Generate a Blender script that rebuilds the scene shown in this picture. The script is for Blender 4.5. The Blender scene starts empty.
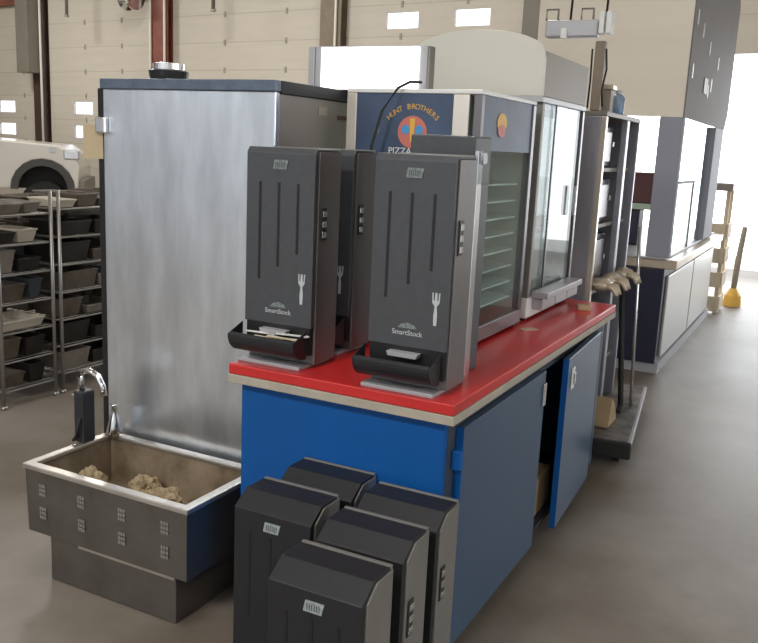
import bpy, bmesh, math, random
from mathutils import Vector, Matrix, noise
random.seed(7)
S = bpy.context.scene
COL = S.collection
PI = math.pi

# ------------------------------------------------------------ camera
F, PIT, ROLL, YAW, H = 864.6, .2, .046, -.472, 1.6
fwd = Vector((math.sin(YAW)*math.cos(PIT), math.cos(YAW)*math.cos(PIT), -math.sin(PIT)))
rr = Vector((math.cos(YAW), -math.sin(YAW), 0)); uu = rr.cross(fwd)
r2 = rr*math.cos(ROLL) + uu*math.sin(ROLL); u2 = -rr*math.sin(ROLL) + uu*math.cos(ROLL)
cd = bpy.data.cameras.new('camera'); cam = bpy.data.objects.new('camera', cd); COL.objects.link(cam)
cd.sensor_fit = 'HORIZONTAL'; cd.sensor_width = 36; cd.lens = F/758*36; cd.clip_end = 300
m = Matrix((r2, u2, -fwd)).transposed().to_4x4(); m.translation = (0, 0, H); cam.matrix_world = m
S.camera = cam

# ------------------------------------------------------------ world, lights, exposure
w = bpy.data.worlds.new('sky'); S.world = w; w.use_nodes = True
bg = w.node_tree.nodes['Background']; bg.inputs[0].default_value = (.93, .96, 1, 1); bg.inputs[1].default_value = 3.0
S.view_settings.view_transform = 'Standard'; S.view_settings.look = 'None'
S.view_settings.gamma = 1; S.view_settings.use_curve_mapping = False
S.view_settings.exposure = 0.0
def area(name, loc, rot, sx, sy, power, col=(1, 1, 1)):
    l = bpy.data.lights.new(name, 'AREA'); l.shape = 'RECTANGLE'; l.size = sx; l.size_y = sy; l.energy = power; l.color = col
    o = bpy.data.objects.new(name, l); COL.objects.link(o); o.location = loc; o.rotation_euler = rot
    o.visible_camera = True
    return o
# added area lights above the frame, unseen; rear ones brighten the steel panel
for i, (x, y, p) in enumerate([(-14, 9, 230), (-8.5, 8.5, 230), (-3.5, 8, 150), (-8, 3, 15), (-1, 1.0, 60), (-2, -4, 360), (3.5, -4, 160), (-8, -4, 170)]):
    area('ceiling_fill', (x, y, 5.6), (0, 0, 0), 1.2, 1.2, p, (1, .98, .94))
# daylight through the far open door, plus an added unseen side fill
area('daylight_far_door', (-1.0, 13.2, 1.9), (math.radians(-90), 0, 0), 5.5, 3.2, 190, (.93, .97, 1))
area('side_fill', (6.6, 3.0, 1.7), (0, math.radians(90), 0), 3.0, 5.0, 55, (.85, .93, 1))

# ------------------------------------------------------------ helpers
def mat(name, col, rough=.6, metal=0.0, scale=0, var=.0, bump=0.0, bscale=40, stretch=(1, 1, 1), col2=None, emit=0, coat=0, spec=None, rvar=0, lo=.35, hi=.65):
    m = bpy.data.materials.new(name); m.use_nodes = True; nt = m.node_tree; b = nt.nodes['Principled BSDF']
    c = tuple(col)+(1,)
    b.inputs['Base Color'].default_value = c; b.inputs['Roughness'].default_value = rough; b.inputs['Metallic'].default_value = metal
    if coat: b.inputs['Coat Weight'].default_value = coat; b.inputs['Coat Roughness'].default_value = .12
    if spec is not None: b.inputs['Specular IOR Level'].default_value = spec
    if emit: b.inputs['Emission Color'].default_value = c; b.inputs['Emission Strength'].default_value = emit
    tc = nt.nodes.new('ShaderNodeTexCoord'); mp = nt.nodes.new('ShaderNodeMapping'); mp.inputs['Scale'].default_value = stretch
    nt.links.new(tc.outputs['Object'], mp.inputs[0])
    if scale:
        n = nt.nodes.new('ShaderNodeTexNoise'); n.inputs['Scale'].default_value = scale; n.inputs['Detail'].default_value = 6; n.inputs['Roughness'].default_value = .6
        nt.links.new(mp.outputs[0], n.inputs[0])
        r = nt.nodes.new('ShaderNodeValToRGB'); r.color_ramp.elements[0].position = lo; r.color_ramp.elements[1].position = hi
        d = col2 if col2 else tuple(max(0, v*(1-var)) for v in col)
        r.color_ramp.elements[0].color = tuple(d)+(1,); r.color_ramp.elements[1].color = c
        nt.links.new(n.outputs['Fac'], r.inputs[0]); nt.links.new(r.outputs[0], b.inputs['Base Color'])
        if rvar:
            mr = nt.nodes.new('ShaderNodeMapRange'); mr.inputs[3].default_value = rough-rvar; mr.inputs[4].default_value = rough+rvar
            nt.links.new(n.outputs['Fac'], mr.inputs[0]); nt.links.new(mr.outputs[0], b.inputs['Roughness'])
    if bump:
        n = nt.nodes.new('ShaderNodeTexNoise'); n.inputs['Scale'].default_value = bscale; n.inputs['Detail'].default_value = 4
        nt.links.new(mp.outputs[0], n.inputs[0])
        bp = nt.nodes.new('ShaderNodeBump'); bp.inputs['Strength'].default_value = bump; bp.inputs['Distance'].default_value = .01
        nt.links.new(n.outputs['Fac'], bp.inputs['Height']); nt.links.new(bp.outputs[0], b.inputs['Normal'])
    return m
def glass(name, tint=(.85, .93, .92), refl=.12, rough=.03, hi=.26):
    m = bpy.data.materials.new(name); m.use_nodes = True; nt = m.node_tree; nt.nodes.clear()
    o = nt.nodes.new('ShaderNodeOutputMaterial'); t = nt.nodes.new('ShaderNodeBsdfTransparent'); g = nt.nodes.new('ShaderNodeBsdfGlossy')
    t.inputs[0].default_value = tuple(tint)+(1,); g.inputs['Roughness'].default_value = rough
    fr = nt.nodes.new('ShaderNodeLayerWeight'); fr.inputs[0].default_value = .35
    mr = nt.nodes.new('ShaderNodeMapRange'); mr.inputs[3].default_value = refl; mr.inputs[4].default_value = hi
    nt.links.new(fr.outputs['Fresnel'], mr.inputs[0])
    mx = nt.nodes.new('ShaderNodeMixShader'); nt.links.new(mr.outputs[0], mx.inputs[0])
    nt.links.new(t.outputs[0], mx.inputs[1]); nt.links.new(g.outputs[0], mx.inputs[2]); nt.links.new(mx.outputs[0], o.inputs[0])
    return m

class MB:
    def __init__(s): s.bm = bmesh.new()
    def box(s, x0, x1, y0, y1, z0, z1):
        c = [(x0, y0, z0), (x1, y0, z0), (x1, y1, z0), (x0, y1, z0), (x0, y0, z1), (x1, y0, z1), (x1, y1, z1), (x0, y1, z1)]
        v = [s.bm.verts.new(p) for p in c]
        for f in ((3, 2, 1, 0), (4, 5, 6, 7), (0, 1, 5, 4), (1, 2, 6, 5), (2, 3, 7, 6), (3, 0, 4, 7)): s.bm.faces.new([v[i] for i in f])
        return s
    def loft(s, rings, caps=True, closed=True):
        R = [[s.bm.verts.new(p) for p in r] for r in rings]; n = len(R[0])
        for a, b in zip(R, R[1:]):
            for i in range(n if closed else n-1): s.bm.faces.new((a[i], a[(i+1) % n], b[(i+1) % n], b[i]))
        if caps: s.bm.faces.new(R[0][::-1]); s.bm.faces.new(R[-1])
        return s
    def prism(s, pts, axis, a, b):     # pts in the two other axes, extruded a..b
        def P(p, t): return {'x': (t, p[0], p[1]), 'y': (p[0], t, p[1]), 'z': (p[0], p[1], t)}[axis]
        return s.loft([[P(p, a) for p in pts], [P(p, b) for p in pts]])
    def lathe(s, prof, c=(0, 0, 0), n=20):
        return s.loft([[(c[0]+r*math.cos(2*PI*i/n), c[1]+r*math.sin(2*PI*i/n), c[2]+z) for i in range(n)] for r, z in prof])
    def tube(s, pts, r, n=8):
        pts = [Vector(p) for p in pts]; rings = []
        for i, p in enumerate(pts):
            t = (pts[min(i+1, len(pts)-1)] - pts[max(i-1, 0)]).normalized()
            a = t.cross(Vector((0, 0, 1)) if abs(t.z) < .9 else Vector((1, 0, 0))).normalized(); b = t.cross(a)
            q = r[i] if isinstance(r, (list, tuple)) else r
            rings.append([p + a*q*math.cos(2*PI*k/n) + b*q*math.sin(2*PI*k/n) for k in range(n)])
        return s.loft(rings)
    def build(s, name, m, parent=None, bev=0, smooth=False):
        bmesh.ops.recalc_face_normals(s.bm, faces=s.bm.faces[:])
        me = bpy.data.meshes.new(name); s.bm.to_mesh(me); s.bm.free()
        if smooth:
            for p in me.polygons: p.use_smooth = True
        o = bpy.data.objects.new(name, me); COL.objects.link(o); me.materials.append(m)
        if parent: o.parent = parent
        if bev:
            b = o.modifiers.new('bevel', 'BEVEL'); b.width = bev; b.segments = 2; b.limit_method = 'ANGLE'
        return o
def box(name, m, parent, x0, x1, y0, y1, z0, z1, bev=0): return MB().box(x0, x1, y0, y1, z0, z1).build(name, m, parent, bev)
def tag(o, label=None, cat=None, group=None, kind=None):
    for k, v in (('label', label), ('category', cat), ('group', group), ('kind', kind)):
        if v: o[k] = v
    return o
def thing(name, label, cat, loc=(0, 0, 0), rz=0, group=None):
    o = bpy.data.objects.new(name, None); o.empty_display_size = .1; COL.objects.link(o); o.location = loc; o.rotation_euler = (0, 0, rz)
    return tag(o, label, cat, group)
def copy_tree(o, parent=None):
    c = o.copy(); COL.objects.link(c); c.parent = parent
    for ch in [x for x in bpy.data.objects if x.parent == o]: copy_tree(ch, c)
    return c
def text(name, body, size, m, parent, loc, rot, depth=.0006, align='CENTER', sx=1):
    cu = bpy.data.curves.new('t', 'FONT'); cu.body = body; cu.size = size; cu.align_x = align; cu.align_y = 'CENTER'; cu.extrude = depth
    t = bpy.data.objects.new('t', cu); COL.objects.link(t)
    bpy.context.view_layer.update()
    me = bpy.data.meshes.new_from_object(t.evaluated_get(bpy.context.evaluated_depsgraph_get()))
    bpy.data.objects.remove(t)
    o = bpy.data.objects.new(name, me); COL.objects.link(o); me.materials.clear(); me.materials.append(m); o.parent = parent
    o.location = loc; o.rotation_euler = rot; o.scale = (sx, 1, 1)
    return o

# ------------------------------------------------------------ materials
M = {}
M['floor'] = mat('floor_concrete', (.24, .213, .182), .48, scale=1.1, col2=(.13, .102, .075), bump=.06, bscale=60, rvar=.08, spec=.45)
M['outside'] = mat('outside_concrete', (.75, .74, .72), .8)
M['cream'] = mat('cream_door_steel', (.60, .545, .46), .55, scale=.8, var=.06, stretch=(1, 1, 12))
M['seam'] = mat('seam', (.47, .42, .35), .7)
M['hinge'] = mat('hinge_steel', (.36, .32, .26), .6, .1)
M['ceil'] = mat('ceiling_white', (.62, .58, .52), .8)
M['wallw'] = mat('wall_beige', (.62, .55, .45), .8, scale=2, var=.1)
M['wallb'] = mat('rear_wall', (.70, .75, .82), .8, scale=2, var=.1)
M['redsteel'] = mat('red_oxide_steel', (.27, .09, .06), .5, scale=5, var=.35)
M['darksteel'] = mat('dark_column', (.07, .035, .028), .5, scale=5, var=.3)
M['tan'] = mat('tan_steel', (.25, .20, .14), .5, scale=5, var=.2)
M['grey'] = mat('grey_enclosure', (.20, .18, .145), .5, scale=3, var=.1)
M['wire'] = mat('white_conduit', (.72, .70, .62), .5)
M['pane'] = glass('window_pane', (.95, .97, 1), .05)
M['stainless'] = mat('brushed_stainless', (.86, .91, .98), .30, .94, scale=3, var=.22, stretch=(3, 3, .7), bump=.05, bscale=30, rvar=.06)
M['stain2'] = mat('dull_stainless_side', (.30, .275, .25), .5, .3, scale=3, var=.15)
M['basin'] = mat('scuffed_stainless', (.20, .185, .17), .38, .8, scale=5, var=.25)
M['rim'] = mat('rim_steel', (.62, .58, .53), .3, .8, scale=8, var=.2)
M['basinin'] = mat('dirty_basin_inside', (.30, .235, .16), .6, .3, scale=7, col2=(.14, .10, .06))
M['blacktrim'] = mat('black_gasket', (.006, .006, .009), .6)
M['bluetrim'] = mat('blue_grey_trim', (.14, .18, .24), .4, .4, scale=20, var=.25)
M['black'] = mat('black_plastic', (.022, .023, .027), .38, scale=30, var=.2)
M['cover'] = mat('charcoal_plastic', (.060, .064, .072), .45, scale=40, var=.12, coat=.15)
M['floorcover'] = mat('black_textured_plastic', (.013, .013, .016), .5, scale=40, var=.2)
M['groove'] = mat('groove_black', (.008, .008, .010), .5)
M['greyside'] = mat('grey_side', (.27, .26, .24), .45, .5, scale=6, var=.15)
M['darkside'] = mat('dark_brown_side', (.20, .185, .185), .4, .5, scale=6, var=.15)
M['lightgrey'] = mat('light_grey', (.42, .42, .44), .4, .2)
M['silver'] = mat('silver', (.75, .75, .77), .22, .9)
M['emblem'] = mat('pale_print', (.50, .53, .55), .5)
M['badge'] = mat('pale_badge', (.24, .28, .28), .45, scale=120, var=.5)
M['floorbadge'] = mat('pale_badge_bright', (.36, .40, .42), .4, scale=120, var=.4)
M['red'] = mat('red_laminate', (.56, .022, .022), .35, scale=3, var=.12, coat=.2)
M['edge'] = mat('cream_edge', (.42, .38, .31), .6, scale=9, var=.15)
M['blue'] = mat('blue_laminate', (.002, .088, .33), .5, scale=2, var=.12, spec=.3)
M['bluedoor'] = mat('blue_door', (.045, .088, .155), .36, scale=60, var=.12, coat=.15)
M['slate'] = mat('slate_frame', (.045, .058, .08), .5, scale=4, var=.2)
M['dark'] = mat('dark_inside', (.02, .02, .025), .8)
M['white'] = mat('white_metal', (.72, .72, .70), .4)
M['lit'] = mat('lit_panel', (1, 1, .98), .5, emit=2.2)
M['creamcan'] = mat('cream_canopy', (.60, .585, .52), .45, scale=2, var=.05)
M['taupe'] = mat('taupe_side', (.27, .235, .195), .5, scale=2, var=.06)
M['post'] = mat('polished_post', (.80, .74, .66), .25, .6)
M['chromepost'] = mat('frame_steel', (.20, .19, .20), .3, .8)
M['glass'] = glass('case_glass', (.90, .95, .95), .09)
M['clear'] = glass('clear_glass', (.93, .96, .97), .06)
M['header'] = mat('dark_blue_sign', (.03, .045, .085), .45, scale=2.5, col2=(.06, .10, .18))
M['yellow'] = mat('sign_yellow', (.70, .40, .06), .5)
M['pinkred'] = mat('sign_red', (.55, .16, .12), .5)
M['skyblue'] = mat('sign_blue', (.06, .28, .55), .5)
M['shelf'] = mat('sage_shelf', (.72, .82, .79), .4, .0)
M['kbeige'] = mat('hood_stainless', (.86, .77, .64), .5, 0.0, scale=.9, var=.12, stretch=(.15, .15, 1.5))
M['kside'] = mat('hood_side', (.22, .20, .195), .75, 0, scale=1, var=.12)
M['kpost'] = mat('kiosk_post', (.30, .31, .36), .65, .0)
M['navy'] = mat('navy_panel', (.020, .021, .045), .4, scale=3, var=.2)
M['kdoor'] = mat('kiosk_door', (.52, .52, .50), .3, .5)
M['ktan'] = mat('kiosk_ledge', (.60, .50, .38), .35, .3, scale=4, var=.2)
M['cardb'] = mat('cardboard', (.42, .30, .17), .8, scale=6, var=.2)
M['paper'] = mat('brown_paper', (.42, .32, .19), .85, scale=12, var=.35)
M['maroon'] = mat('maroon', (.10, .028, .03), .5)
M['green'] = mat('pale_green', (.42, .50, .38), .5)
M['bluebot'] = mat('blue_bottle', (.12, .22, .36), .25, scale=15, col2=(.25, .33, .42))
M['rubber'] = mat('rubber', (.012, .012, .012), .7)
M['deck'] = mat('worn_deck', (.20, .18, .16), .6, .2, scale=9, col2=(.05, .045, .04))
M['truck'] = mat('white_truck_paint', (.62, .58, .52), .3, coat=.5)
M['trim'] = mat('fender_grey', (.06, .055, .05), .6)
M['chrome'] = mat('chrome', (.85, .85, .87), .12, 1)
M['ylw'] = mat('safety_yellow', (.75, .45, .08), .5)
M['wood'] = mat('pale_wood', (.78, .66, .48), .7, scale=3, var=.2, stretch=(6, 6, 1))
M['tagp'] = mat('paper_tag', (.50, .40, .26), .8)
M['mark'] = mat('etched_mark', (.27, .26, .245), .5, .3)

# ------------------------------------------------------------ setting
st = lambda o: tag(o, kind='structure')
st(box('floor', M['floor'], None, -26, 7, -6, 14.2, -.1, 0))
st(box('ground_outside', M['outside'], None, -40, 30, 14.2, 60, -.12, -.005))
st(box('ceiling', M['ceil'], None, -26, 7, -6, 14.2, 5.9, 6.0))
st(box('wall_rear', M['wallb'], None, -26, 7, -6.2, -6, 0, 6))
st(box('wall_left', M['wallw'], None, -26.2, -26, -6, 14.2, 0, 6))
st(MB().box(7, 7.2, -6, .3, 0, 6).box(7, 7.2, 5.7, 14.2, 0, 6).box(7, 7.2, .3, 5.7, 3.3, 6).build('wall_right', M['wallw']))
# back wall frame: s runs along the wall, n away from the camera
ANG = math.atan2(-.0987, .9951); W0 = Vector((.0987, .9951, 0))*11.452
def wl(o): o.location = W0; o.rotation_euler = (0, 0, ANG); return o
mb = MB(); colS = [-19.4, -15.7, -12.2, -8.4, -5.0]
for c in colS: mb.box(c-.12, c+.12, .10, .3, 0, 4.6)
mb.box(-21.5, 8, .10, .3, 4.6, 5.88); mb.box(.3, 6.3, .10, .3, 0, 4.6)
st(wl(mb.build('wall_back', M['wallw'])))
hinge_me = None
def garage(i, s0, s1, z0, z1, wins, hcols):
    sec = .46; mb = MB(); sm = MB(); zs = []; z = z0
    while z < z1-.01: zs.append((z, min(z+sec, z1))); z += sec
    for a, b in zs:
        cuts = [(ws, wz) for ws, wz in wins if a <= wz < b]
        if not cuts: mb.box(s0, s1, 0, .05, a+.006, b-.006); continue
        wz = cuts[0][1]; lo, hi = a+.115, b-.115
        mb.box(s0, s1, 0, .05, a+.006, lo); mb.box(s0, s1, 0, .05, hi, b-.006)
        x = s0
        for ws, _ in sorted(cuts): mb.box(x, ws-.28, 0, .05, lo, hi); x = ws+.28
        mb.box(x, s1, 0, .05, lo, hi)
    d = mb.build('door_%d' % i, M['cream']); st(wl(d))
    for a, b in zs[1:]: sm.box(s0, s1, .002, .045, a-.0059, a+.0059)
    sm.build('seam', M['seam'], d)
    for ws, wz in wins:
        a, b = [q for q in zs if q[0] <= wz < q[1]][0]; lo, hi = a+.115, b-.115
        box('window_pane', M['pane'], d, ws-.28, ws+.28, .02, .03, lo, hi)
    for a, b in zs[1:]:
        for h in hcols:
            box('hinge', M['hinge'], d, h-.02, h+.02, -.012, -.0005, a-.045, a+.045)
garage(1, -19.2, -15.9, 0, 4.6, [(-16.97, 1.60), (-18.2, 1.60), (-16.97, 2.08), (-18.2, 2.08)], [-17.6, -16.35])
garage(2, -15.5, -12.4, 0, 4.6, [(-14.5, 1.60), (-13.3, 1.60), (-14.5, 2.08), (-13.3, 2.08)], [-14.4, -13.35])
garage(3, -12.0, -8.6, 0, 4.6, [], [-10.75, -9.4])
garage(4, -8.2, -5.2, 0, 4.6, [(-7.19, 3.45), (-6.02, 3.45)], [-7.2, -6.1])
garage(5, -4.85, .25, 2.88, 4.6, [], [-3.8, -1.5])
def column(i, c, mt, wd=.30):
    o = MB().box(c-wd/2, c+wd/2, -.16, -.145, 0, 5.88).box(c-wd/2, c+wd/2, .08, .095, 0, 5.88).box(c-.01, c+.01, -.145, .08, 0, 5.88).build('trim_%d' % i, mt)
    st(wl(o))
column(1, -15.7, M['darksteel'], .24); column(2, -12.2, M['redsteel'], .46); column(3, -8.4, M['tan'], .40); column(4, -5.0, M['grey'], .34)
def conduit(i, c, label):
    o = MB().tube([(c, -.19, 0), (c, -.19, 5.8)], .022).build('conduit', M['wire'], smooth=True); wl(o)
    tag(o, label, 'conduit')
conduit(0, -15.52, 'pale vertical conduit on the dark column beside the truck')
conduit(1, -12.38, 'left one of the pale conduits running down the red steel column')
conduit(2, -12.02, 'right one of the pale conduits running down the red steel column')
conduit(3, -8.28, 'pale conduit on the tan column above the lit white box')
st(wl(MB().box(-21, -15.9, -.1, 0, 4.08, 4.3).build('trim_5', M['redsteel'])))
eb = thing('electrical_enclosure', 'tall grey enclosure mounted on the dark column above the truck', 'enclosure', W0, ANG)
box('body', M['grey'], eb, -15.98, -15.60, -.42, -.16, 2.72, 4.6, .01); box('side_seam', M['tan'], eb, -15.80, -15.79, -.422, -.42, 2.75, 4.58)
for (s, z0, n, lb) in ((-14.15, 3.72, -.6, 'slim grey rod hanging from the ceiling left of the red column'), (-10.45, 3.66, -.6, 'slim grey rod hanging from the ceiling right of the red column')):
    o = thing('hanging_rod', lb, 'rod', W0, ANG)
    MB().tube([(s, n, z0), (s, n, 5.88)], .03).build('rod', M['grey'], o, smooth=True); box('end_clip', M['hinge'], o, s-.04, s+.04, n-.03, n+.03, z0-.04, z0, .005)
o = thing('hose_reel', 'dark hose reel with chrome drum high on the red column', 'hose reel', W0, ANG)
MB().lathe([(.10, -.12), (.22, -.12), (.22, -.09), (.12, -.08), (.12, .08), (.22, .09), (.22, .12), (.1, .12)]).build('drum', M['chrome'], o, smooth=False)
for ch in bpy.data.objects:
    if ch.parent == o: ch.rotation_euler = (0, PI/2, 0); ch.location = (-12.62, -.42, 3.98)
box('bracket', M['rubber'], o, -12.9, -12.42, -.3, -.165, 4.1, 4.2)

# ------------------------------------------------------------ pickup truck
t = thing('pickup_truck', 'white pickup truck parked at the left before the closed cream doors', 'truck', (-11.38, 10.90, 0), math.radians(40))
side = [(-5.2, .55), (-4.7, .55)]
def arc(cx, r, n=10): return [(cx+r*math.cos(a), .62+r*math.sin(a)) for a in [PI - PI*k/n for k in range(n+1)]]
prof = arc(-4.2, .48) + arc(-.62, .5) + [(-.06, .62), (-.03, 1.0), (-.10, 1.22), (-.35, 1.37), (-1.6, 1.44), (-2.2, 1.47), (-5.9, 1.47), (-5.9, .62)]
MB().prism(prof, 'y', 0, 1.9).build('body', M['truck'], t, bev=.03)
MB().prism([(-1.75, 1.471), (-2.4, 2.0), (-4.9, 2.0), (-5.0, 1.471)], 'y', .12, 1.78).build('cab', M['truck'], t, bev=.03)
MB().prism([(-2.0, 1.50), (-2.45, 1.93), (-3.2, 1.93), (-3.2, 1.50)], 'y', .10, .118).build('side_window', M['black'], t)
for cx in (-.62, -4.2):
    a = arc(cx, .52); b = arc(cx, .40)
    MB().prism(a+b[::-1], 'y', -.02, .06).build('fender_flare', M['trim'], t)
for cx in (-.62, -4.2):
    for y in (.06, 1.62):
        wh = MB().loft([[(cx+r*math.cos(k*PI/12), yy, .38+r*math.sin(k*PI/12)) for k in range(24)] for r, yy in ((.22, y+.01), (.35, y), (.38, y+.05), (.38, y+.18), (.35, y+.22))]).build('wheel', M['rubber'], t)
        MB().loft([[(cx+r*math.cos(k*PI/8), yy, .38+r*math.sin(k*PI/8)) for k in range(16)] for r, yy in ((.12, y-.03), (.2, y-.005), (.2, y+.008))]).build('hub_cap', M['grey'], wh)
box('wheel_well', M['rubber'], t, -1.06, -.18, .30, .31, .62, 1.12); box('wheel_well', M['rubber'], t, -4.7, -3.7, .30, .31, .62, 1.12)
box('headlight', M['silver'], t, -.28, -.03, -.02, .25, 1.14, 1.30, .02)
box('badge', M['emblem'], t, -.50, -.40, -.015, 0, 1.25, 1.34)
box('mirror', M['black'], t, -1.45, -1.28, -.28, -.03, 1.46, 1.76, .03)
box('front_bumper', M['grey'], t, -.05, .05, .05, 1.85, .5, .80, .02)
box('fender_vent', M['trim'], t, -1.35, -1.29, -.012, 0, 1.1, 1.32)

# ------------------------------------------------------------ wire racks with kitchen pans at the left
ordn = ['lowest', 'second lowest', 'third lowest', 'middle', 'third highest', 'second highest', 'top']
M['pan1'] = mat('dark_pan', (.045, .04, .036), .45, .5, scale=8, var=.4); M['pan2'] = mat('brown_pan', (.17, .14, .11), .5, .4, scale=8, var=.4)
M['pan3'] = mat('pale_pan', (.34, .31, .27), .4, .5, scale=8, var=.3); M['pan4'] = mat('cream_tub', (.60, .54, .45), .5)
M['pan5'] = mat('peach_tub', (.52, .33, .19), .6); M['pan6'] = mat('slate_pan', (.08, .095, .115), .4, .5)
pname = {'pan1': 'black', 'pan2': 'brown', 'pan3': 'steel', 'pan4': 'cream', 'pan5': 'peach', 'pan6': 'slate'}
M['postm'] = mat('dull_chrome', (.38, .37, .35), .35, .8)
def rack(y0, y1, x0, x1, which, seedv, zoff):
    rk = thing('wire_rack', 'chrome wire shelving rack crowded with dark pans, the %s of the two' % which, 'rack', ((x0+x1)/2, (y0+y1)/2, 0))
    cx, cy = (x0+x1)/2, (y0+y1)/2
    for x in (x0, x1):
        for y in (y0, y1):
            MB().tube([(x-cx, y-cy, .02), (x-cx, y-cy, 1.255)], .011).lathe([(.018, 0), (.018, .02)], (x-cx, y-cy, 0), 10).build('post', M['postm'], rk, smooth=True)
    zs = [.10+.17*k+zoff for k in range(7)]
    for z in zs:
        sh = MB()
        for x in (x0, x1): sh.tube([(x-cx, y0-cy, z), (x-cx, y1-cy, z)], .006, 6)
        for y in (y0, y1): sh.tube([(x0-cx, y-cy, z), (x1-cx, y-cy, z)], .006, 6)
        n = int((x1-x0)/.05)
        for k in range(1, n): sh.tube([(x0-cx+k*(x1-x0)/n, y0-cy, z), (x0-cx+k*(x1-x0)/n, y1-cy, z)], .003, 4)
        sh.build('shelf', M['greyside'], rk)
    R = random.Random(seedv); used = {}
    for k, z in enumerate(zs):
        for d, (xa, xb) in enumerate(((x1-.30, x1-.02), (x0+.02, x1-.33))):
            y = y0+.03; idx = 0
            while y < y1-.12:
                wdt = min(R.uniform(.13, .34), y1-.02-y); key = R.choices(['pan1', 'pan2', 'pan3', 'pan4', 'pan5', 'pan6'], [5, 5, 3, .5, .4, 1.2])[0]
                if k >= 5: key = R.choices(['pan1', 'pan2', 'pan3', 'pan4', 'pan5'], [2, 3, 4, 1.2, .8])[0]
                h = R.uniform(.05, .13) if k < 6 else R.uniform(.03, .08); base = z+.007; st_ = R.random() < .3 and h > .09
                xx1 = xb-R.uniform(0, .03); yy1 = y+wdt-.015; sl = .01
                mbp = MB(); L = [(xa, y), (xx1, y), (xx1, yy1), (xa, yy1)]
                def rg(ins, zz): return [(xa+ins, y+ins, zz), (xx1-ins, y+ins, zz), (xx1-ins, yy1-ins, zz), (xa+ins, yy1-ins, zz)]
                mbp.loft([rg(.02, base), rg(.004, base+h-.008), rg(0, base+h-.008), rg(0, base+h), rg(.012, base+h), rg(.028, base+.012)])
                posn = ['at near end', 'second from near end', 'third from near end', 'fourth from near end', 'fifth from near end', 'sixth from near end', 'seventh from near end', 'at far end'][idx]
                dep = 'front' if d == 0 else 'back'
                tag(mbp.build('pan', M[key]), '%s %s pan, %s shelf of the %s rack, %s row, %s' % ('deep' if h > .09 else 'shallow', pname[key], ordn[k], which, dep, posn), 'pan', 'pans on the %s rack' % which)
                y += wdt; idx += 1
rack(3.30, 3.68, -4.75, -4.10, 'left', 3, 0)
rack(3.74, 4.75, -4.75, -4.10, 'right', 5, .02)

# ------------------------------------------------------------ tall stainless cabinet
UX0, UX1, UY0, UY1 = -2.46, -1.69, 2.47, 3.04
u = thing('stainless_cabinet', 'tall brushed stainless cabinet standing behind the open steel basin', 'cabinet', ((UX0+UX1)/2, (UY0+UY1)/2, 0))
def ub(n, m_, x0, x1, y0, y1, z0, z1, bev=0):
    cx, cy = (UX0+UX1)/2, (UY0+UY1)/2
    return box(n, m_, u, x0-cx, x1-cx, y0-cy, y1-cy, z0, z1, bev)
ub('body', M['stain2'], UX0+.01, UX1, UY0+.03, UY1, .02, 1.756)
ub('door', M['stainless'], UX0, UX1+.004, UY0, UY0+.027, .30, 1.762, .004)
ub('gasket', M['blacktrim'], UX0-.032, UX0-.002, UY0+.004, UY0+.05, .30, 1.765, .004)
ub('top_trim', M['bluetrim'], UX0-.01, UX1+.008, UY0-.006, UY0+.028, 1.763, 1.80, .003)
ub('top_cap', M['blacktrim'], UX0-.01, UX1+.008, UY0+.029, UY1, 1.757, 1.80, .003)
ub('latch', M['silver'], UX0-.02, UX0+.03, UY0-.025, UY0-.001, 1.60, 1.66, .006)
ub('label_plate', M['maroon'], UX1, UX1+.003, UY0+.42, UY0+.49, 1.69, 1.705)
ub('rail_slot', M['hinge'], UX1, UX1+.002, UY0+.28, UY0+.34, 1.70, 1.73)
for dx, dy in ((.06, .07), (.71, .07), (.06, .5), (.71, .5)): ub('foot', M['rubber'], UX0+dx-.02, UX0+dx+.02, UY0+dy-.02, UY0+dy+.02, 0, .02)
o = tag(box('paper_tag', M['tagp'], None, 0, .10, 0, .004, 0, .125), 'tan paper tag hanging beside the latch of the steel cabinet', 'tag'); o.location = (-2.56, 2.465, 1.505)
o.parent = None
v = thing('vent_collar', 'round black vent collar with silver ring on top of the steel cabinet', 'vent', (-2.29, 2.64, 1.80))
MB().lathe([(.068, 0), (.076, .04), (.065, .045)], n=28).build('base', M['black'], v); MB().lathe([(.060, .0455), (.060, .068), (.050, .07)], n=28).build('ring', M['silver'], v)

# ------------------------------------------------------------ basin
BX0, BX1, BY0, BY1 = -2.42, -1.675, 2.01, 2.44
b = thing('steel_basin', 'open rectangular stainless basin holding crumpled paper, before the tall steel cabinet', 'basin', ((BX0+BX1)/2, (BY0+BY1)/2, .19))
hx, hy = (BX1-BX0)/2, (BY1-BY0)/2
mb = MB(); q = lambda i, z: [(-hx+i, -hy+i, z), (hx-i, -hy+i, z), (hx-i, hy-i, z), (-hx+i, hy-i, z)]
mb.loft([q(.012, 0), q(.012, .235)]); mb.build('shell', M['basin'], b)
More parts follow.
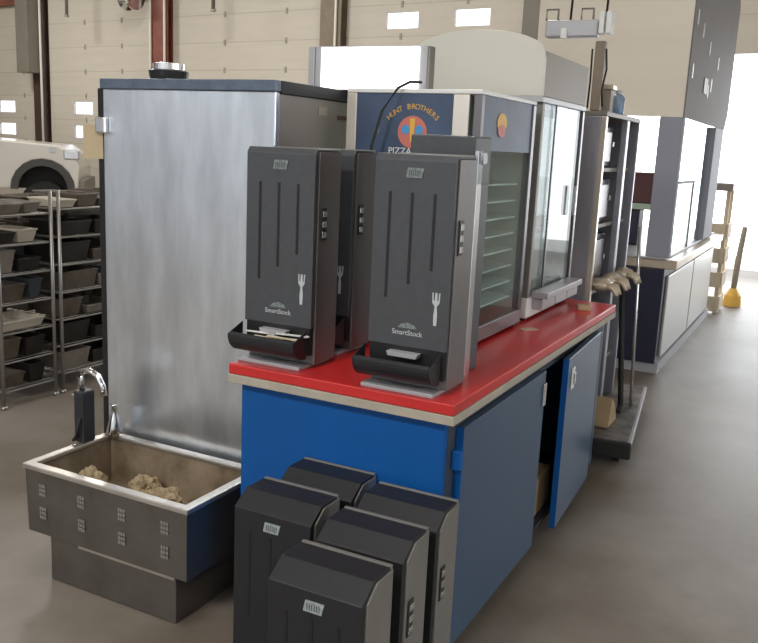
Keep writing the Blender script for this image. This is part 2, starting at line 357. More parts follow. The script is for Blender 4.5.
# a real tub: outer walls and inner walls as one skin
bpy.data.objects.remove([c for c in bpy.data.objects if c.parent == b][0])
mb = MB(); rings = [q(.012, 0), q(.008, .238), q(.030, .238), q(.045, .07)]
mb.loft(rings, caps=False); mb.bm.faces.new([mb.bm.verts.new(p) for p in q(.012, 0)][::-1]); sh = mb.build('outer_wall', M['basin'], b)
mb = MB(); mb.loft([q(.031, .2375), q(.046, .07)], caps=False); mb.bm.faces.new([mb.bm.verts.new(p) for p in q(.046, .07)]); mb.build('tub', M['basinin'], b)
mb = MB(); mb.loft([q(0, .239), q(0, .255), q(.036, .255), q(.036, .239), q(0, .239)], caps=False); mb.build('rim', M['rim'], b, bev=.004)
for c in range(4):
    for r in range(2):
        e = MB(); x = -hx+.09+c*.185; z = .185-r*.085
        for k in range(3):
            for j in range(3): e.box(x+j*.011-.014, x+j*.011-.006, -hy+.0055, -hy+.0085, z-k*.016-.006, z-k*.016+.005)
        e.build('vent_mark', M['mark'], b)
pl = thing('base_cabinet', 'low stainless box on the floor carrying the open basin', 'cabinet', (-2.05, 2.24, 0))
box('body', M['basin'], pl, -.29, .29, -.185, .17, .0, .188, .004); box('top_flange', M['rim'], pl, -.14, .293, -.196, -.186, .165, .178)
def crumple(loc, sx, sy, sz, sd, rz, label):
    bm = bmesh.new(); bmesh.ops.create_icosphere(bm, subdivisions=4, radius=1)
    for vv in bm.verts:
        k = 1+.45*noise.noise(vv.co*2.2+Vector((sd*7, 0, 0)))-.30*abs(noise.noise(vv.co*4.5+Vector((0, sd*5, 0)))); vv.co = Vector((vv.co.x*sx*k, vv.co.y*sy*k, max(vv.co.z*sz*k, -sz*.5)))
    mb = MB(); mb.bm.free(); mb.bm = bm; o = mb.build('crumpled_paper', M['paper']); o.location = loc; o.rotation_euler = (0, 0, rz)
    tag(o, label, 'paper', 'crumpled paper in the basin')
zt = .262
crumple((-2.31, 2.22, zt+.041), .06, .065, .075, 1, .3, 'upright scrap of crumpled tan paper at the left end of the basin')
crumple((-2.14, 2.32, zt+.034), .06, .05, .06, 2, .1, 'crumpled tan paper against the back wall of the basin')
crumple((-1.975, 2.25, zt+.037), .07, .065, .065, 3, -.3, 'wide crumpled brown paper in the middle of the basin')
crumple((-1.81, 2.27, zt+.034), .06, .075, .06, 4, .5, 'crumpled brown paper at the right end of the basin')
fb = thing('faucet', 'black upright faucet with arched chrome spout at the basin left end', 'faucet', (-2.41, 2.30, .446))
box('body', M['black'], fb, -.028, .022, -.03, .03, 0, .20, .006)
MB().tube([(-.012, 0, .201), (-.015, -.005, .25), (.0, -.01, .275), (.04, -.01, .285), (.08, -.01, .27), (.105, -.012, .235), (.112, -.012, .20)], .012, 10).build('spout', M['chrome'], fb, smooth=True)
box('lever', M['chrome'], fb, -.06, -.029, -.012, .012, .165, .18, .004)
MB().tube([(-.01, -.033, .03), (-.012, -.05, .012), (-.0, -.05, .02), (.01, -.036, .10)], .006).build('supply_hose', M['rubber'], fb, smooth=True)
o = MB().lathe([(.030, 0), (.032, .012), (.018, .075), (.011, .09), (.011, .12), (.016, .125)], n=24).build('chrome_nozzle', M['chrome'], smooth=True)
o.location = (-2.365, 2.405, .446); tag(o, 'cone-shaped chrome nozzle standing on the back left corner of the basin', 'nozzle')

# ------------------------------------------------------------ blue counter with red top
CX, CY = -1.25, 3.185
c = thing('service_counter', 'blue cabinet counter with red laminate top and cream edge', 'counter', (CX, CY, 0))
def cb(n, m_, x0, x1, y0, y1, z0, z1, bev=0, par=None): return box(n, m_, par or c, x0-CX, x1-CX, y0-CY, y1-CY, z0, z1, bev)
cb('countertop', M['red'], -1.64, -.86, 2.17, 4.20, .866, .90, .004)
cb('edge_band', M['edge'], -1.642, -.857, 2.167, 4.203, .838, .8655, .002)
cb('end_panel', M['blue'], -1.615, -.90, 2.21, 2.235, .09, .8375)
cb('far_panel', M['bluedoor'], -1.60, -.90, 4.14, 4.165, .09, .8375)
cb('back_panel', M['blue'], -1.60, -1.58, 2.235, 4.14, .09, .8375)
cb('bottom_panel', M['dark'], -1.58, -.90, 2.235, 4.14, .09, .11)
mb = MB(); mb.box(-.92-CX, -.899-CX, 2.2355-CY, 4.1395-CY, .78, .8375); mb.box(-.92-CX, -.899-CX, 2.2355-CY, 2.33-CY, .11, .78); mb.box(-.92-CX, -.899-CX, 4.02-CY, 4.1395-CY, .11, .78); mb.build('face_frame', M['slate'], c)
cb('divider', M['dark'], -1.58, -.93, 3.02, 3.04, .11, .8375)
cb('kick_base', M['dark'], -1.57, -.96, 2.26, 4.12, 0, .09)
d1 = cb('door', M['bluedoor'], -.897, -.874, 2.30, 3.13, .075, .795, .003)
cb('edge_strip', M['blue'], -.8975, -.8735, 2.296, 2.2995, .075, .795, 0, d1)
for z in (.17, .70): cb('hinge', M['blue'], -.898, -.868, 2.268, 2.2955, z-.03, z+.03, .003, d1)
cb('latch', M['silver'], -.8735, -.866, 3.095, 3.125, .66, .75, .003, d1)
d2 = box('door', M['bluedoor'], c, 0, .023, -.66, 0, .075, .80, .003); d2.location = (-.897-CX, 4.0-CY, 0); d2.rotation_euler = (0, 0, math.radians(2.6))
box('edge_strip', M['blue'], d2, -.0005, .0235, -.6635, -.6602, .075, .80)
box('latch', M['white'], d2, .0235, .028, -.60, -.55, .66, .75, .002)
box('latch_knob', M['silver'], d2, .0285, .036, -.585, -.565, .68, .73, .002)
o = tag(box('cardboard_box', M['cardb'], None, -.12, .12, -.16, .16, 0, .17, .004), 'brown cardboard box glimpsed inside the counter between its doors', 'box'); o.location = (-1.05, 3.36, .111)

# ------------------------------------------------------------ cutlery dispensers
def fork_mb(x, z, y, k=1.0):
    m_ = MB(); P = [(-.0035, 0), (.0035, 0), (.0045, .03), (.0022, .055), (.0085, .066), (.0095, .095), (.0065, .095), (.006, .073), (.0032, .072), (.0022, .095), (-.0022, .095), (-.0032, .072), (-.006, .073), (-.0065, .095), (-.0095, .095), (-.0085, .066), (-.0022, .055), (-.0045, .03)]
    return m_.prism([(x+a*k*1.3, z+b_*k) for a, b_ in P], 'y', y-.0012, y)
def dispenser(label, h, cov, side, badge, full):
    t = thing('cutlery_dispenser', label, 'cutlery dispenser'); D, Wd = .15, .255; x = Wd/2
    ch, cy_ = (.010, .012) if full else (.032, .055); out = .078 if full else .038
    MB().prism([(-D+.022, .0125), (0, .0125), (0, h-.002), (-D+cy_+.012, h-.002), (-D+.022, h-ch-.004)], 'x', -x+.003, x-.001).build('body', side, t, bev=.002)
    box('rear_ridge', M['greyside'], t, -x+.003, x-.003, -.012, -.001, h-.0015, h+.009, .001)
    MB().prism([(-D, .13), (-D, h-ch), (-D+cy_, h+.006), (-.0125, h+.006), (-.0125, h-.0015), (-D+cy_+.010, h-.0015), (-D+.018, h-ch-.003), (-D+.018, .13)], 'x', -x, x-.004).build('front_cover', cov, t, bev=.002)
    for k, gx in enumerate((-.075, -.005, .065)):
        box('cover_groove', M['groove'], t, gx-.0045, gx+.0045, -D-.0012, -D-.0001, .27+.045*k*(1 if full else 0), h-.10)
    bd = MB().prism([(-.028, -.014), (.022, -.014), (.028, .014), (-.022, .014)], 'y', -D-.003, -D-.0003).build('badge', badge, t); bd.location = (-.0, 0, h-.045 if full else h-.068)
    e = MB()
    for k in range(6): e.box(-.018+k*.0065, -.0155+k*.0065, -D-.0036, -D-.0031, -.008, .008)
    e.build('badge_print', M['cover'], bd)
    fork_mb(.086, .205, -D-.0003).build('fork_emblem', M['emblem'], t)
    text('emblem_text', 'SmartStock', .021, M['emblem'], t, (-.0, -D-.0008, .172), (PI/2, 0, 0))
    MB().prism([(-.03, .186), (.03, .186), (.022, .196), (0, .203), (-.022, .196)], 'y', -D-.001, -D-.0002).build('emblem_arc', M['badge'], t)
    n = 8; pts = []
    for k in range(n+1):
        a = PI*.5*k/n; pts.append((-D-.004-out*math.sin(a)**.8, .034+.062*(1-math.cos(a))))
    inner = [(-D-.004-(out-.01)*math.sin(PI*.5*k/n)**.8, .048+.055*(1-math.cos(PI*.5*k/n))) for k in range(n, -1, -1)]
    MB().prism(pts+inner, 'x', -x-.004, x-.018).build('scoop', M['black'], t, bev=.002)
    for a, b_ in ((-x-.0065, -x-.0045), (x-.0175, x-.0155)): MB().prism(pts+[(-D-.004, .125)], 'x', a, b_).build('scoop_cheek', M['black'], t)
    box('mouth', M['groove'], t, -x+.008, x-.008, -D+.001, -D+.0215, .045, .1295)
    MB().prism([(-.045, .105), (.045, .105), (.05, .118), (-.05, .118)], 'y', -D-.03, -D-.001).build('cutlery_shield', M['lightgrey'], t)
    box('base_plate', M['lightgrey'], t, -x, x-.02, -D-.035, -.001, 0, .012, .002)
    lt = box('latch', M['black'], t, x-.0009, x+.003, -.115, -.085, h*.60, h*.60+.10, .001)
    for k in range(3): box('latch_tab', M['silver'], lt, x+.0032, x+.006, -.111, -.089, h*.60+.008+k*.032, h*.60+.026+k*.032, .001)
    return t
ds = dispenser('grey cutlery dispenser with fork emblem at the front right corner of the red counter', .676, M['cover'], M['darkside'], M['badge'], True)
ds.location = (-1.043, 2.375, .90)
def put(src, loc, rz, label, group):
    o = copy_tree(src); o.location = loc; o.rotation_euler = (0, 0, rz); o['label'] = label; o['group'] = group; return o
ds['group'] = 'dispensers on the red counter'
put(ds, (-1.51, 2.40, .90), 0, 'grey and black cutlery dispenser at the front left corner of the red counter', 'dispensers on the red counter')
put(ds, (-1.52, 2.655, .90), 0, 'dark cutlery dispenser set back behind the front left one on the red counter', 'dispensers on the red counter')
t = thing('grey_housing', 'tall grey metal housing with clear bracket behind the front right cutlery dispenser', 'housing', (-1.05, 2.54, .90))
box('body', M['cover'], t, -.13, .085, -.07, .07, 0, .742, .006); box('chrome_edge', M['silver'], t, .0855, .098, -.07, -.03, .0, .70, .002)
box('clear_bracket', M['clear'], t, .0985, .125, -.075, -.01, .60, .70, .004); box('bracket_clip', M['silver'], t, .0985, .112, -.06, -.03, .66, .695, .002)
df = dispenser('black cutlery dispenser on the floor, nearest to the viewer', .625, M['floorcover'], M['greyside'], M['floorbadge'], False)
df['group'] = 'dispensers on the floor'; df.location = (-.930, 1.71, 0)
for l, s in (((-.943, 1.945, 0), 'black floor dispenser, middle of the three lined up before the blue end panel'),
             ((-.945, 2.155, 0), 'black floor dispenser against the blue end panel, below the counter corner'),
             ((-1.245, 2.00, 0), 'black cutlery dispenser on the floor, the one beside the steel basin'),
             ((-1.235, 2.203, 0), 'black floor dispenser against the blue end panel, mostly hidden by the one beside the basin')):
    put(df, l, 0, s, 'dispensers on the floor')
# cutlery in scoop of the left counter dispenser
for k in range(5):
    o = MB().prism([(-.05, -.004), (.03, -.005), (.045, -.009), (.055, 0), (.045, .009), (.03, .005), (-.05, .004)], 'z', 0, .003).build('plastic_spoon', M['wood' if k < 3 else 'white'])
    o.location = (-1.50+.016*k*(-1)**k, 2.40-.15-.045+.004*k, .90+.085+.006*k); o.rotation_euler = (.1, .05, .1*k)
    tag(o, ('tan' if k < 3 else 'white')+' plastic spoon lying in the scoop of the left counter dispenser', 'spoon', 'spoons in the dispenser scoop, '+('tan' if k < 3 else 'white'))
o = MB().box(-.035, 0, -.012, .012, -.03, .03).box(-.03, -.004, -.03, .03, .012, .02).build('clear_bracket', M['clear'], bev=.002); o.location = (-.868, 2.50, 1.545)
bpy.data.objects.remove(o)

# cord down the sign
o = MB().tube([(-1.355, 2.90, 1.83), (-1.36, 2.82, 1.825), (-1.385, 2.775, 1.80), (-1.43, 2.75, 1.72), (-1.46, 2.74, 1.60), (-1.465, 2.735, 1.45), (-1.46, 2.73, .906)], .005).build('black_cable', M['rubber'], smooth=True)
tag(o, 'black power cord dropping from the lit white box past the blue sign', 'cable')

# ------------------------------------------------------------ display case 1 with blue sign
def case_parts(c, x0, x1, y0, y1, z0, z1, cx, cy): pass
X0, X1, Y0, Y1 = -1.60, -1.08, 2.80, 3.40; cx, cy = (X0+X1)/2, (Y0+Y1)/2
k1 = thing('display_case', 'glass-sided display case with blue printed sign panel, on the red counter', 'display case', (cx, cy, .90))
def kb(n, m_, x0, x1, y0, y1, z0, z1, bev=0, par=None): return box(n, m_, par or k1, x0-cx, x1-cx, y0-cy, y1-cy, z0, z1, bev)
kb('base', M['chromepost'], X0, X1, Y0, Y1, .012, .07, .004)
for x, y in ((X0+.03, Y0+.03), (X1-.03, Y0+.03), (X0+.03, Y1-.03), (X1-.03, Y1-.03)): kb('foot', M['rubber'], x-.015, x+.015, y-.015, y+.015, 0, .0115)
kb('top', M['white'], X0, X1, Y0, Y1, .885, .90, .003)
kb('front_post', M['post'], X0, X0+.04, Y0, Y0+.03, .0705, .8845, .003); kb('front_post', M['post'], X1-.105, X1-.045, Y0, Y0+.03, .0705, .8845, .003)
kb('corner_post', M['chromepost'], X1-.03, X1, Y0, Y0+.03, .0705, .8845, .003); kb('corner_post', M['chromepost'], X1-.03, X1, Y1-.035, Y1, .0705, .8845, .003)
kb('corner_post', M['chromepost'], X0, X0+.03, Y1-.03, Y1, .0705, .8845, .003)
kb('back_panel', M['shelf'], X0+.03, X1-.03, Y1-.015, Y1-.005, .0705, .8845)
hd = kb('sign_panel', M['header'], X0+.041, X1-.106, Y0+.004, Y0+.022, .66, .8845)
hs = kb('side_sign_panel', M['header'], X1-.022, X1-.004, Y0+.031, Y1-.036, .70, .8845)
kb('front_glass', M['glass'], X0+.041, X1-.106, Y0+.008, Y0+.014, .0705, .659)
kb('left_panel', M['shelf'], X0+.006, X0+.012, Y0+.031, Y1-.031, .0705, .8845)  # pale panel added in place of side glass to brighten the case interior
kb('side_glass', M['glass'], X1-.014, X1-.008, Y0+.031, Y1-.036, .0705, .6995)
def logo(par, place, s, tm):   # place(u,v,d) -> local coords ; built in x,z then rotated by caller
    pass
lg = thing('tmp', 'x', 'x'); bpy.data.objects.remove(lg)
def arc_text(body, r, size, cxx, cz, y, par, mt, a0, a1):
    n = len(body)
    for i, ch in enumerate(body):
        if ch == ' ': continue
        a = a0+(a1-a0)*i/(n-1)
        text('sign_letter', ch, size, mt, par, (cxx+r*math.sin(a), y, cz+r*math.cos(a)), (PI/2, -0, 0), .0008).rotation_euler = (PI/2, a, 0)
LX, LZ = -1.335-cx, .765; yf = Y0+.0035-cy
arc_text('HUNT BROTHERS', .13, .026, LX, LZ-.055, yf, hd, M['yellow'], -.78, .78)
def ring(r1, r0, n=28): return [(r1*math.cos(2*PI*k/n), r1*math.sin(2*PI*k/n)) for k in range(n)]
def disc(name, r, x, z, y, m_, par, th=.001): return MB().prism([(x+a, z+b_) for a, b_ in ring(r, 0)], 'y', y-th, y).build(name, m_, par)
disc('sign_disc', .056, LX, LZ-.012, yf, M['pinkred'], hd); disc('sign_dot', .016, LX-.026, LZ-.004, yf-.0011, M['skyblue'], hd); disc('sign_dot', .016, LX+.026, LZ-.004, yf-.0011, M['skyblue'], hd)
MB().prism([(LX-.006, LZ-.045), (LX+.006, LZ-.045), (LX+.010, LZ+.035), (LX-.010, LZ+.035)], 'y', yf-.0022, yf-.0012).build('sign_bar', M['yellow'], hd)
text('sign_word', 'PIZZA', .034, M['white'], hd, (LX-.045, yf-.001, LZ-.080), (PI/2, 0, 0))
text('sign_side_mark', 'H', .03, M['badge'], hd, (LX-.14, yf-.0005, LZ-.01), (PI/2, .3, 0))
# side logo on the +x panel
sx = X1-.0035-cx; o = MB().loft([[(sx, Y0+.22-cy+.05*math.cos(a), .80+.035*math.sin(a)) for a in [2*PI*k/20 for k in range(20)]], [(sx+.001, Y0+.22-cy+.05*math.cos(a), .80+.035*math.sin(a)) for a in [2*PI*k/20 for k in range(20)]]]).build('sign_disc', M['yellow'], hs)
o = MB().loft([[(sx+.0011, Y0+.22-cy+.04*math.cos(a), .772+.022*math.sin(a)) for a in [2*PI*k/20 for k in range(20)]], [(sx+.002, Y0+.22-cy+.04*math.cos(a), .772+.022*math.sin(a)) for a in [2*PI*k/20 for k in range(20)]]]).build('sign_disc', M['pinkred'], hs)
for k in range(8):
    z = .12+.065*k; a = MB()
    a.loft([[(X0+.04+t_*(X1-X0-.08)-cx, yy-cy, z+.012*math.sin(PI*t_)+dz) for (yy, dz) in ((Y0+.06, 0), (Y1-.05, 0), (Y1-.05, .006), (Y0+.06, .006))] for t_ in [i/8 for i in range(9)]])
    a.build('inner_shelf', M['shelf'], k1, smooth=False)

# ------------------------------------------------------------ lit box on the case and cabinet
l = thing('light_box', 'glowing white light box lying across the tops of steel cabinet and display case', 'light box', (-1.58, 2.95, 1.8005))
box('housing', M['lightgrey'], l, -.235, .235, -.03, .03, 0, .160, .004)
box('lit_face', M['lit'], l, -.205, .205, -.036, -.031, .003, .155, .002)
box('end_cap', M['greyside'], l, .2355, .243, -.03, .02, 0, .158, .003); box('end_cap', M['lightgrey'], l, -.262, -.236, -.034, .03, 0, .158, .003)

# ------------------------------------------------------------ arched canopy case
X0, X1, Y0, Y1 = -1.66, -1.08, 3.48, 4.14; cx, cy = (X0+X1)/2, (Y0+Y1)/2
k2 = thing('arched_display_case', 'tall glass display case under a cream canopy with arched front, on the red counter', 'display case', (cx, cy, .90))
def kb2(n, m_, x0, x1, y0, y1, z0, z1, bev=0): return box(n, m_, k2, x0-cx, x1-cx, y0-cy, y1-cy, z0, z1, bev)
kb2('base', M['white'], X0, X1, Y0, Y1, .012, .10, .006)
for x, y in ((X0+.03, Y0+.03), (X1-.03, Y0+.03), (X0+.03, Y1-.03), (X1-.03, Y1-.03)): kb2('foot', M['rubber'], x-.015, x+.015, y-.015, y+.015, 0, .0115)
for k in range(3): kb2('drawer', M['lightgrey'], X1+.001, X1+.05, Y0+.06+k*.19, Y0+.24+k*.19, .045, .095, .004)
kb2('drip_tray', M['lightgrey'], X1+.001, X1+.075, Y0+.04, Y1-.06, .098, .125, .004)
W_ = X1-X0; arcp = [(-W_/2-.0, .925), (W_/2, .925), (W_/2, 1.07)] + [(W_/2*math.cos(a), 1.075+.11*math.sin(a)**.8) for a in [PI*k/16 for k in range(1, 16)]] + [(-W_/2, 1.07)]
MB().prism(arcp, 'y', Y0-.02-cy, Y0-cy).build('arched_fascia', M['creamcan'], k2, bev=.002)
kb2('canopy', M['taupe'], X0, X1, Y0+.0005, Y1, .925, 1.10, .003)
kb2('canopy_lip', M['lightgrey'], X0, X1+.005, Y0-.024, Y1, .902, .9245, .002)
for x, y in ((X1-.045, Y0), (X1-.03, Y1-.03), (X0, Y0), (X0, Y1-.03)): kb2('corner_post', M['greyside'] if y == Y0 else M['chromepost'], x, x+(.045 if y == Y0 else .03), y, y+.03, .1005, .9015, .003)
kb2('rear_panel', M['stain2'], X0+.031, X1-.031, Y1-.02, Y1-.01, .1005, .9015)
kb2('left_panel', M['white'], X0+.005, X0+.012, Y0+.031, Y1-.031, .1005, .9015)
kb2('side_glass', M['glass'], X1-.014, X1-.008, Y0+.031, Y1-.031, .1005, .9015); kb2('front_glass', M['glass'], X0+.046, X1-.046, Y0+.006, Y0+.012, .1005, .9015)
kb2('kettle', M['black'], X0+.1, X1-.06, Y0+.1, Y1-.1, .13, .36, .03)
kb2('upper_plenum', M['white'], X0+.1, X1-.08, Y0+.14, Y1-.14, .42, .86, .02)
kb2('door_handle', M['silver'], X1+.001, X1+.02, Y1-.10, Y1-.085, .42, .56, .004)
kb2('door_stile', M['chromepost'], X1-.007, X1, Y0+.2, Y0+.215, .1005, .9015)
o = tag(box('cardboard_scrap', M['cardb'], None, -.03, .03, -.03, .03, 0, .022, .003), 'small tan cardboard scrap on the red top beside the arched case', 'scrap'); o.location = (-.955, 3.95, .9)
o.rotation_euler = (0, 0, .4)
o = tag(box('receipt_slip', M['tagp'], None, -.035, .035, -.02, .02, 0, .003), 'tan paper slip on the red top beside the display case with the blue sign', 'paper'); o.location = (-1.02, 3.33, .9); o.rotation_euler = (0, 0, .9)

# ------------------------------------------------------------ equipment rack on the dolly beyond the counter
RX0, RX1, RY0, RY1 = -1.62, -1.06, 4.50, 5.35
dl = thing('platform_dolly', 'low worn platform dolly on black wheels, under the stainless rack', 'dolly', (-1.22, 4.93, 0), math.radians(7))
box('deck', M['deck'], dl, -.42, .38, -.55, .65, .115, .15, .004); box('front_bumper', M['rubber'], dl, -.42, .40, -.585, -.551, .06, .15, .01)
box('edge_rail', M['lightgrey'], dl, .381, .398, -.55, .65, .11, .152, .002)
for x in (-.34, .32):
    for y in (-.44, .54):
        MB().loft([[(xx, y+.045*math.cos(a), .0455+.045*math.sin(a)) for a in [2*PI*k/16 for k in range(16)]] for xx in (x-.02, x+.02)]).build('wheel', M['rubber'], dl)
        box('fork', M['hinge'], dl, x-.026, x+.026, y-.012, y+.012, .0915, .1145)
rk = thing('stainless_rack', 'tall open-sided stainless equipment rack beyond the counter end', 'rack', ((RX0+RX1)/2, (RY0+RY1)/2, .1505))
cx, cy = (RX0+RX1)/2, (RY0+RY1)/2
def rb(n, m_, x0, x1, y0, y1, z0, z1, bev=0): return box(n, m_, rk, x0-cx, x1-cx, y0-cy, y1-cy, z0-.1505, z1-.1505, bev)
M['rackst'] = mat('rack_steel', (.46, .47, .53), .36, .6, scale=3, var=.3, stretch=(3, 3, .6))
rb('end_panel', M['rackst'], RX0, RX1-.03, RY0, RY0+.025, .1505, 1.80, .004); rb('corner_post', M['post'], RX1-.0295, RX1, RY0-.002, RY0+.03, .1505, 1.80, .004)
rb('far_panel', M['rackst'], RX0, RX1, RY1-.03, RY1, .1505, 1.80, .004); rb('top', M['stain2'], RX0, RX1, RY0, RY1, 1.8005, 1.825, .004)
rb('back_panel', M['dark'], RX0, RX0+.01, RY0+.03, RY1-.03, .1505, 1.80)
rb('middle_post', M['rackst'], RX1-.035, RX1, RY0+.5, RY0+.56, .1505, 1.80, .004)
for z in (.40, .86, 1.22, 1.52): rb('shelf', M['stain2'], RX0+.011, RX1-.036, RY0+.031, RY1-.031, z, z+.02)
for nm, z, h_, y0, y1, lb, mk in (('oven', .8805, .30, RY0+.06, RY0+.46, 'dark boxy appliance on the rack shelf at counter height', 'black'),
                              ('oven', 1.2405, .24, RY0+.06, RY0+.46, 'navy boxy appliance on the upper middle shelf of the stainless rack', 'navy'),
                              ('oven', 1.5405, .22, RY0+.10, RY0+.42, 'black boxy appliance on the highest shelf of the stainless rack', 'black'),
                              ('oven', .4205, .30, RY0+.06, RY0+.50, 'black boxy appliance on the lowest shelf of the stainless rack', 'black')):
    t = thing('countertop_oven', lb, 'appliance', (-1.335, (y0+y1)/2, z)); hw = (y1-y0)/2
    box('body', M[mk], t, -.2, .22, -hw, hw, .001, h_, .01); box('door', M['chromepost'], t, .2205, .232, -hw+.02, hw-.08, .03, h_-.03, .004); box('knob', M['silver'], t, .2205, .238, hw-.06, hw-.03, h_*.5, h_*.5+.03, .004)
for i, (y, lb) in enumerate(((4.62, 'near tan work glove draped at the counter-height shelf edge of the rack'), (4.86, 'middle tan work glove draped on the counter-height shelf edge of the rack'), (5.16, 'far tan work glove draped on the counter-height shelf edge of the rack'))):
    bm = bmesh.new(); bmesh.ops.create_icosphere(bm, subdivisions=3, radius=1); R = random.Random(20+i)
    for v_ in bm.verts: k = 1+R.uniform(-.15, .15); v_.co = Vector((v_.co.x*.055*k, v_.co.y*.09*k, v_.co.z*.035*k))
    mb = MB(); mb.bm.free(); mb.bm = bm
    for f_ in range(4): mb.tube([(.03, -.055+f_*.034, 0), (.075, -.06+f_*.036, -.01), (.095, -.062+f_*.037, -.045-.008*(f_ % 2))], [.016, .014, .009])
    o = mb.build('work_glove', M['ktan'], smooth=True); o.location = (-1.035, y, .93); tag(o, lb, 'glove', 'tan gloves on the rack')
o = MB().tube([(-.93, 4.88, .168), (-.925, 4.92, .20), (-.99, 5.0, .75), (-1.005, 5.02, .90)], .016).build('black_strap', M['rubber'], smooth=True); tag(o, 'black tube leaning on the rack from the dolly deck', 'tube')
o = MB().tube([(-.90, 5.10, .153), (-.955, 5.22, .86), (-.99, 5.28, 1.2)], .010).build('steel_rod', M['silver'], smooth=True); tag(o, 'thin pale rod leaning on the rack beside the black tube', 'rod')
o = tag(MB().prism([(-.1, 0), (.1, 0), (.04, .10), (-.06, .16)], 'x', -.05, .05).build('brown_wedge', M['cardb']), 'tan folded cardboard piece on the dolly deck beside the rack', 'cardboard'); o.location = (-.97, 4.70, .151)
t = thing('carton', 'brown carton with cream lid standing on top of the stainless rack', 'carton', (-1.12, 4.68, 1.8255))
box('body', M['taupe'], t, -.035, .035, -.035, .035, 0, .115, .003); box('lid', M['ktan'], t, -.045, .045, -.045, .045, .1155, .14, .003)
t = thing('spray_bottle', 'blue bottle standing on the stainless rack right of the brown carton', 'bottle', (-1.09, 4.84, 1.8255))
MB().lathe([(.034, 0), (.036, .01), (.036, .085), (.022, .10), (.015, .105)], n=20).build('bottle', M['bluebot'], t, smooth=True); MB().lathe([(.017, .106), (.017, .125), (.010, .128)], n=16).build('cap', M['lightgrey'], t)

# ------------------------------------------------------------ power pole and rail hanging over the rack
pp = thing('power_drop_rail', 'grey hanging power rail with white outlets on cords above the rack', 'power rail', (-1.24, 4.50, 2.18))
box('rail', M['lightgrey'], pp, -.17, .10, -.03, .03, .0, .085, .01)
for x in (-.145, .035): MB().tube([(x-.03, 0, .086), (x-.03, 0, .14), (x+.03, 0, .14), (x+.03, 0, .086)], .006).build('hanger', M['grey'], pp)
for x in (-.05, .13): MB().tube([(x, 0, .086 if x < .1 else .12), (x+.01, 0, .5), (x-.03, 0, 3.71)], .006).build('cord', M['rubber'], pp, smooth=True)
box('plug', M['white'], pp, -.08, -.05, -.06, -.031, -.01, .04, .004)
for x in (.105, .14): box('outlet', M['white'], pp, x, x+.026, -.04, .03, .015, .12, .004)
pole = thing('conduit_pole', 'beige pole with black cords rising from the stainless rack top to the power rail', 'pole', (-1.13, 4.53, 1.826))
box('pole', M['tan'], pole, -.025, .025, -.02, .02, 0, .34, .004)
MB().tube([(.035, -.03, .30), (.045, -.03, .2), (.03, -.03, .1), (.04, -.03, .02)], .005).build('cord', M['rubber'], pole, smooth=True)
MB().tube([(-.035, -.03, .30), (-.032, -.03, .15), (-.035, -.03, .01)], .005).build('cord', M['rubber'], pole, smooth=True)

# ------------------------------------------------------------ big kiosk
KX0, KX1, KY0, KY1 = -2.14, -1.01, 6.62, 9.1
cx, cy = -1.575, 7.9
kk = thing('exhaust_kiosk', 'large serving kiosk with glass sides, navy base and tall steel hood', 'kiosk', (cx, cy, 0))
def zb(n, m_, x0, x1, y0, y1, z0, z1, bev=0): return box(n, m_, kk, x0-cx, x1-cx, y0-cy, y1-cy, z0, z1, bev)
zb('base', M['navy'], KX0, KX1-.02, KY0, KY1+.5, .08, .80, .004); zb('kick_rail', M['lightgrey'], KX0+.05, KX1, KY0+.03, KY1+.5, .0, .079)
for k in range(2): zb('cabinet_door', M['kdoor'], KX1-.0195, KX1, KY0+.12+k*1.35, KY0+1.42+k*1.40, .11, .74, .004)
zb('door_gap', M['dark'], KX1-.0195, KX1-.012, KY0+1.425, KY0+1.465, .11, .74)
zb('ledge', M['ktan'], KX0, KX1+.06, KY0+.02, KY1+.5, .8005, .87, .006)
zb('worktop', M['lightgrey'], KX0, KX1-.02, KY0, KY1+.45, .8705, .885, .003)
zb('front_post', M['kpost'], KX1-.17, KX1, KY0, KY0+.08, .8855, 1.8995, .004); zb('front_post', M['kpost'], KX0, KX0+.15, KY0, KY0+.08, .8855, 1.8995, .004)
zb('far_post', M['kpost'], KX1-.08, KX1, KY1-.62, KY1-.02, .8855, 1.8995, .004); zb('far_post', M['kpost'], KX0, KX0+.08, KY1-.1, KY1-.02, .8855, 1.8995, .004)
zb('side_glass', M['clear'], KX1-.05, KX1-.042, KY0+.081, KY1-.621, .8855, 1.8995)
zb('sliding_window', M['clear'], KX1-.03, KX1-.022, KY0+.2, KY0+1.0, .8855, 1.42); zb('window_stile', M['chromepost'], KX1-.035, KX1-.016, KY0+1.001, KY0+1.05, .8855, 1.42); zb('window_rail', M['kpost'], KX1-.035, KX1-.016, KY0+.2, KY0+1.05, 1.4205, 1.44)
mb = MB()
mb.prism([(KY0-cy, 1.90), (KY1-cy, 1.90), (KY1+.15-cy, 2.05), (KY1+.15-cy, 3.05), (KY1-.05-cy, 3.2), (KY0-cy, 3.2)], 'x', KX1-.012-cx, KX1-cx); mb.build('hood_side', M['kside'], kk)
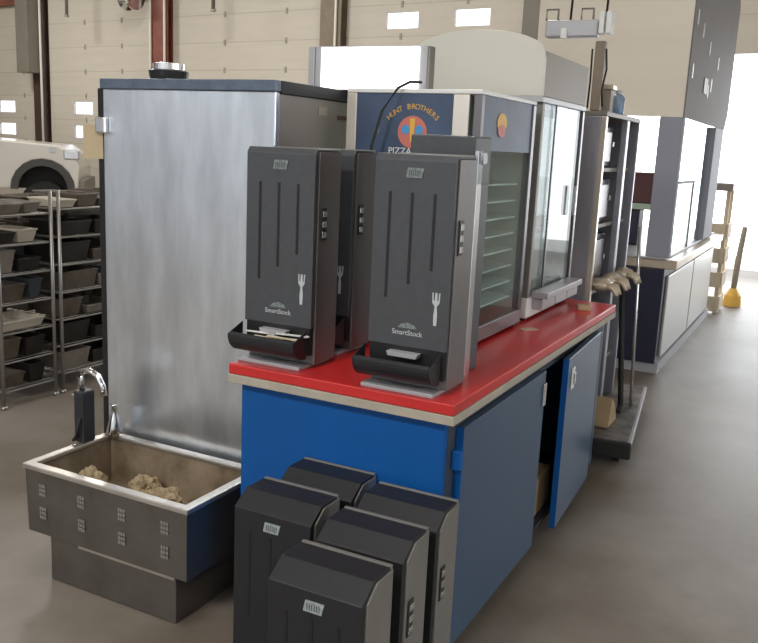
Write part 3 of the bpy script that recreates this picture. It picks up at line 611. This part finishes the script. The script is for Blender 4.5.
zb('hood_front', M['kbeige'], KX0, KX1-.0125, KY0, KY0+.015, 1.90, 3.20); zb('hood_top', M['kbeige'], KX0, KX1-.0125, KY0+.0155, KY1-.05, 3.185, 3.20)
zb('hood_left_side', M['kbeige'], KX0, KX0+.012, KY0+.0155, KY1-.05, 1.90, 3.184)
for (y, z) in ((KY0+.10, 2.55), (KY0+.42, 2.50), (KY0+.85, 2.42), (KY0+1.45, 2.36), (KY0+.10, 2.18), (KY0+1.0, 2.10), (KY0+1.15, 2.16)):
    zb('hood_rivet', M['white'], KX1, KX1+.006, y, y+.035, z, z+.10)
zb('hood_plate', M['taupe'], KX1, KX1+.008, KY0+.75, KY0+.95, 2.12, 2.24)
t = thing('maroon_box', 'dark maroon box seen through the opening of the kiosk', 'box', (-1.42, 7.5, .8855)); box('body', M['maroon'], t, -.17, .17, -.15, .15, .35, .60, .01); box('stand', M['green'], t, -.2, .2, -.15, .15, .30, .3495, .004); box('pedestal', M['navy'], t, -.15, .02, -.1, .1, 0, .2995, .01)

# ------------------------------------------------------------ far things by the open door
t = thing('wooden_crate', 'pale wooden crate standing past the kiosk by the open door', 'crate', (-1.05, 10.0, 0))
for z in (.02, .28, .54, .80): box('slat', M['wood'], t, -.2, .10, -.2, -.175, z, z+.16, .004)
for x in (-.2, .06): box('corner_post', M['wood'], t, x, x+.04, -.174, -.12, 0, 1.3, .004); box('corner_post', M['wood'], t, x, x+.04, .16, .2, 0, 1.3, .004)
box('top', M['taupe'], t, -.2, .12, -.2, .2, 1.301, 1.38, .01)
for z in (.02, .28, .54, .80): box('slat', M['wood'], t, .1005, .12, -.17, .2, z, z+.16, .004)
t = thing('bollard_stand', 'dark slim post on a yellow foot by the open door', 'post', (-.86, 10.5, 0))
MB().lathe([(.10, 0), (.09, .12), (.035, .20)], n=16).build('foot', M['ylw'], t); MB().tube([(0, 0, .2005), (.01, 0, .5), (.04, 0, .9)], [.03, .035, .03]).build('shaft', M['hinge'], t, smooth=True)
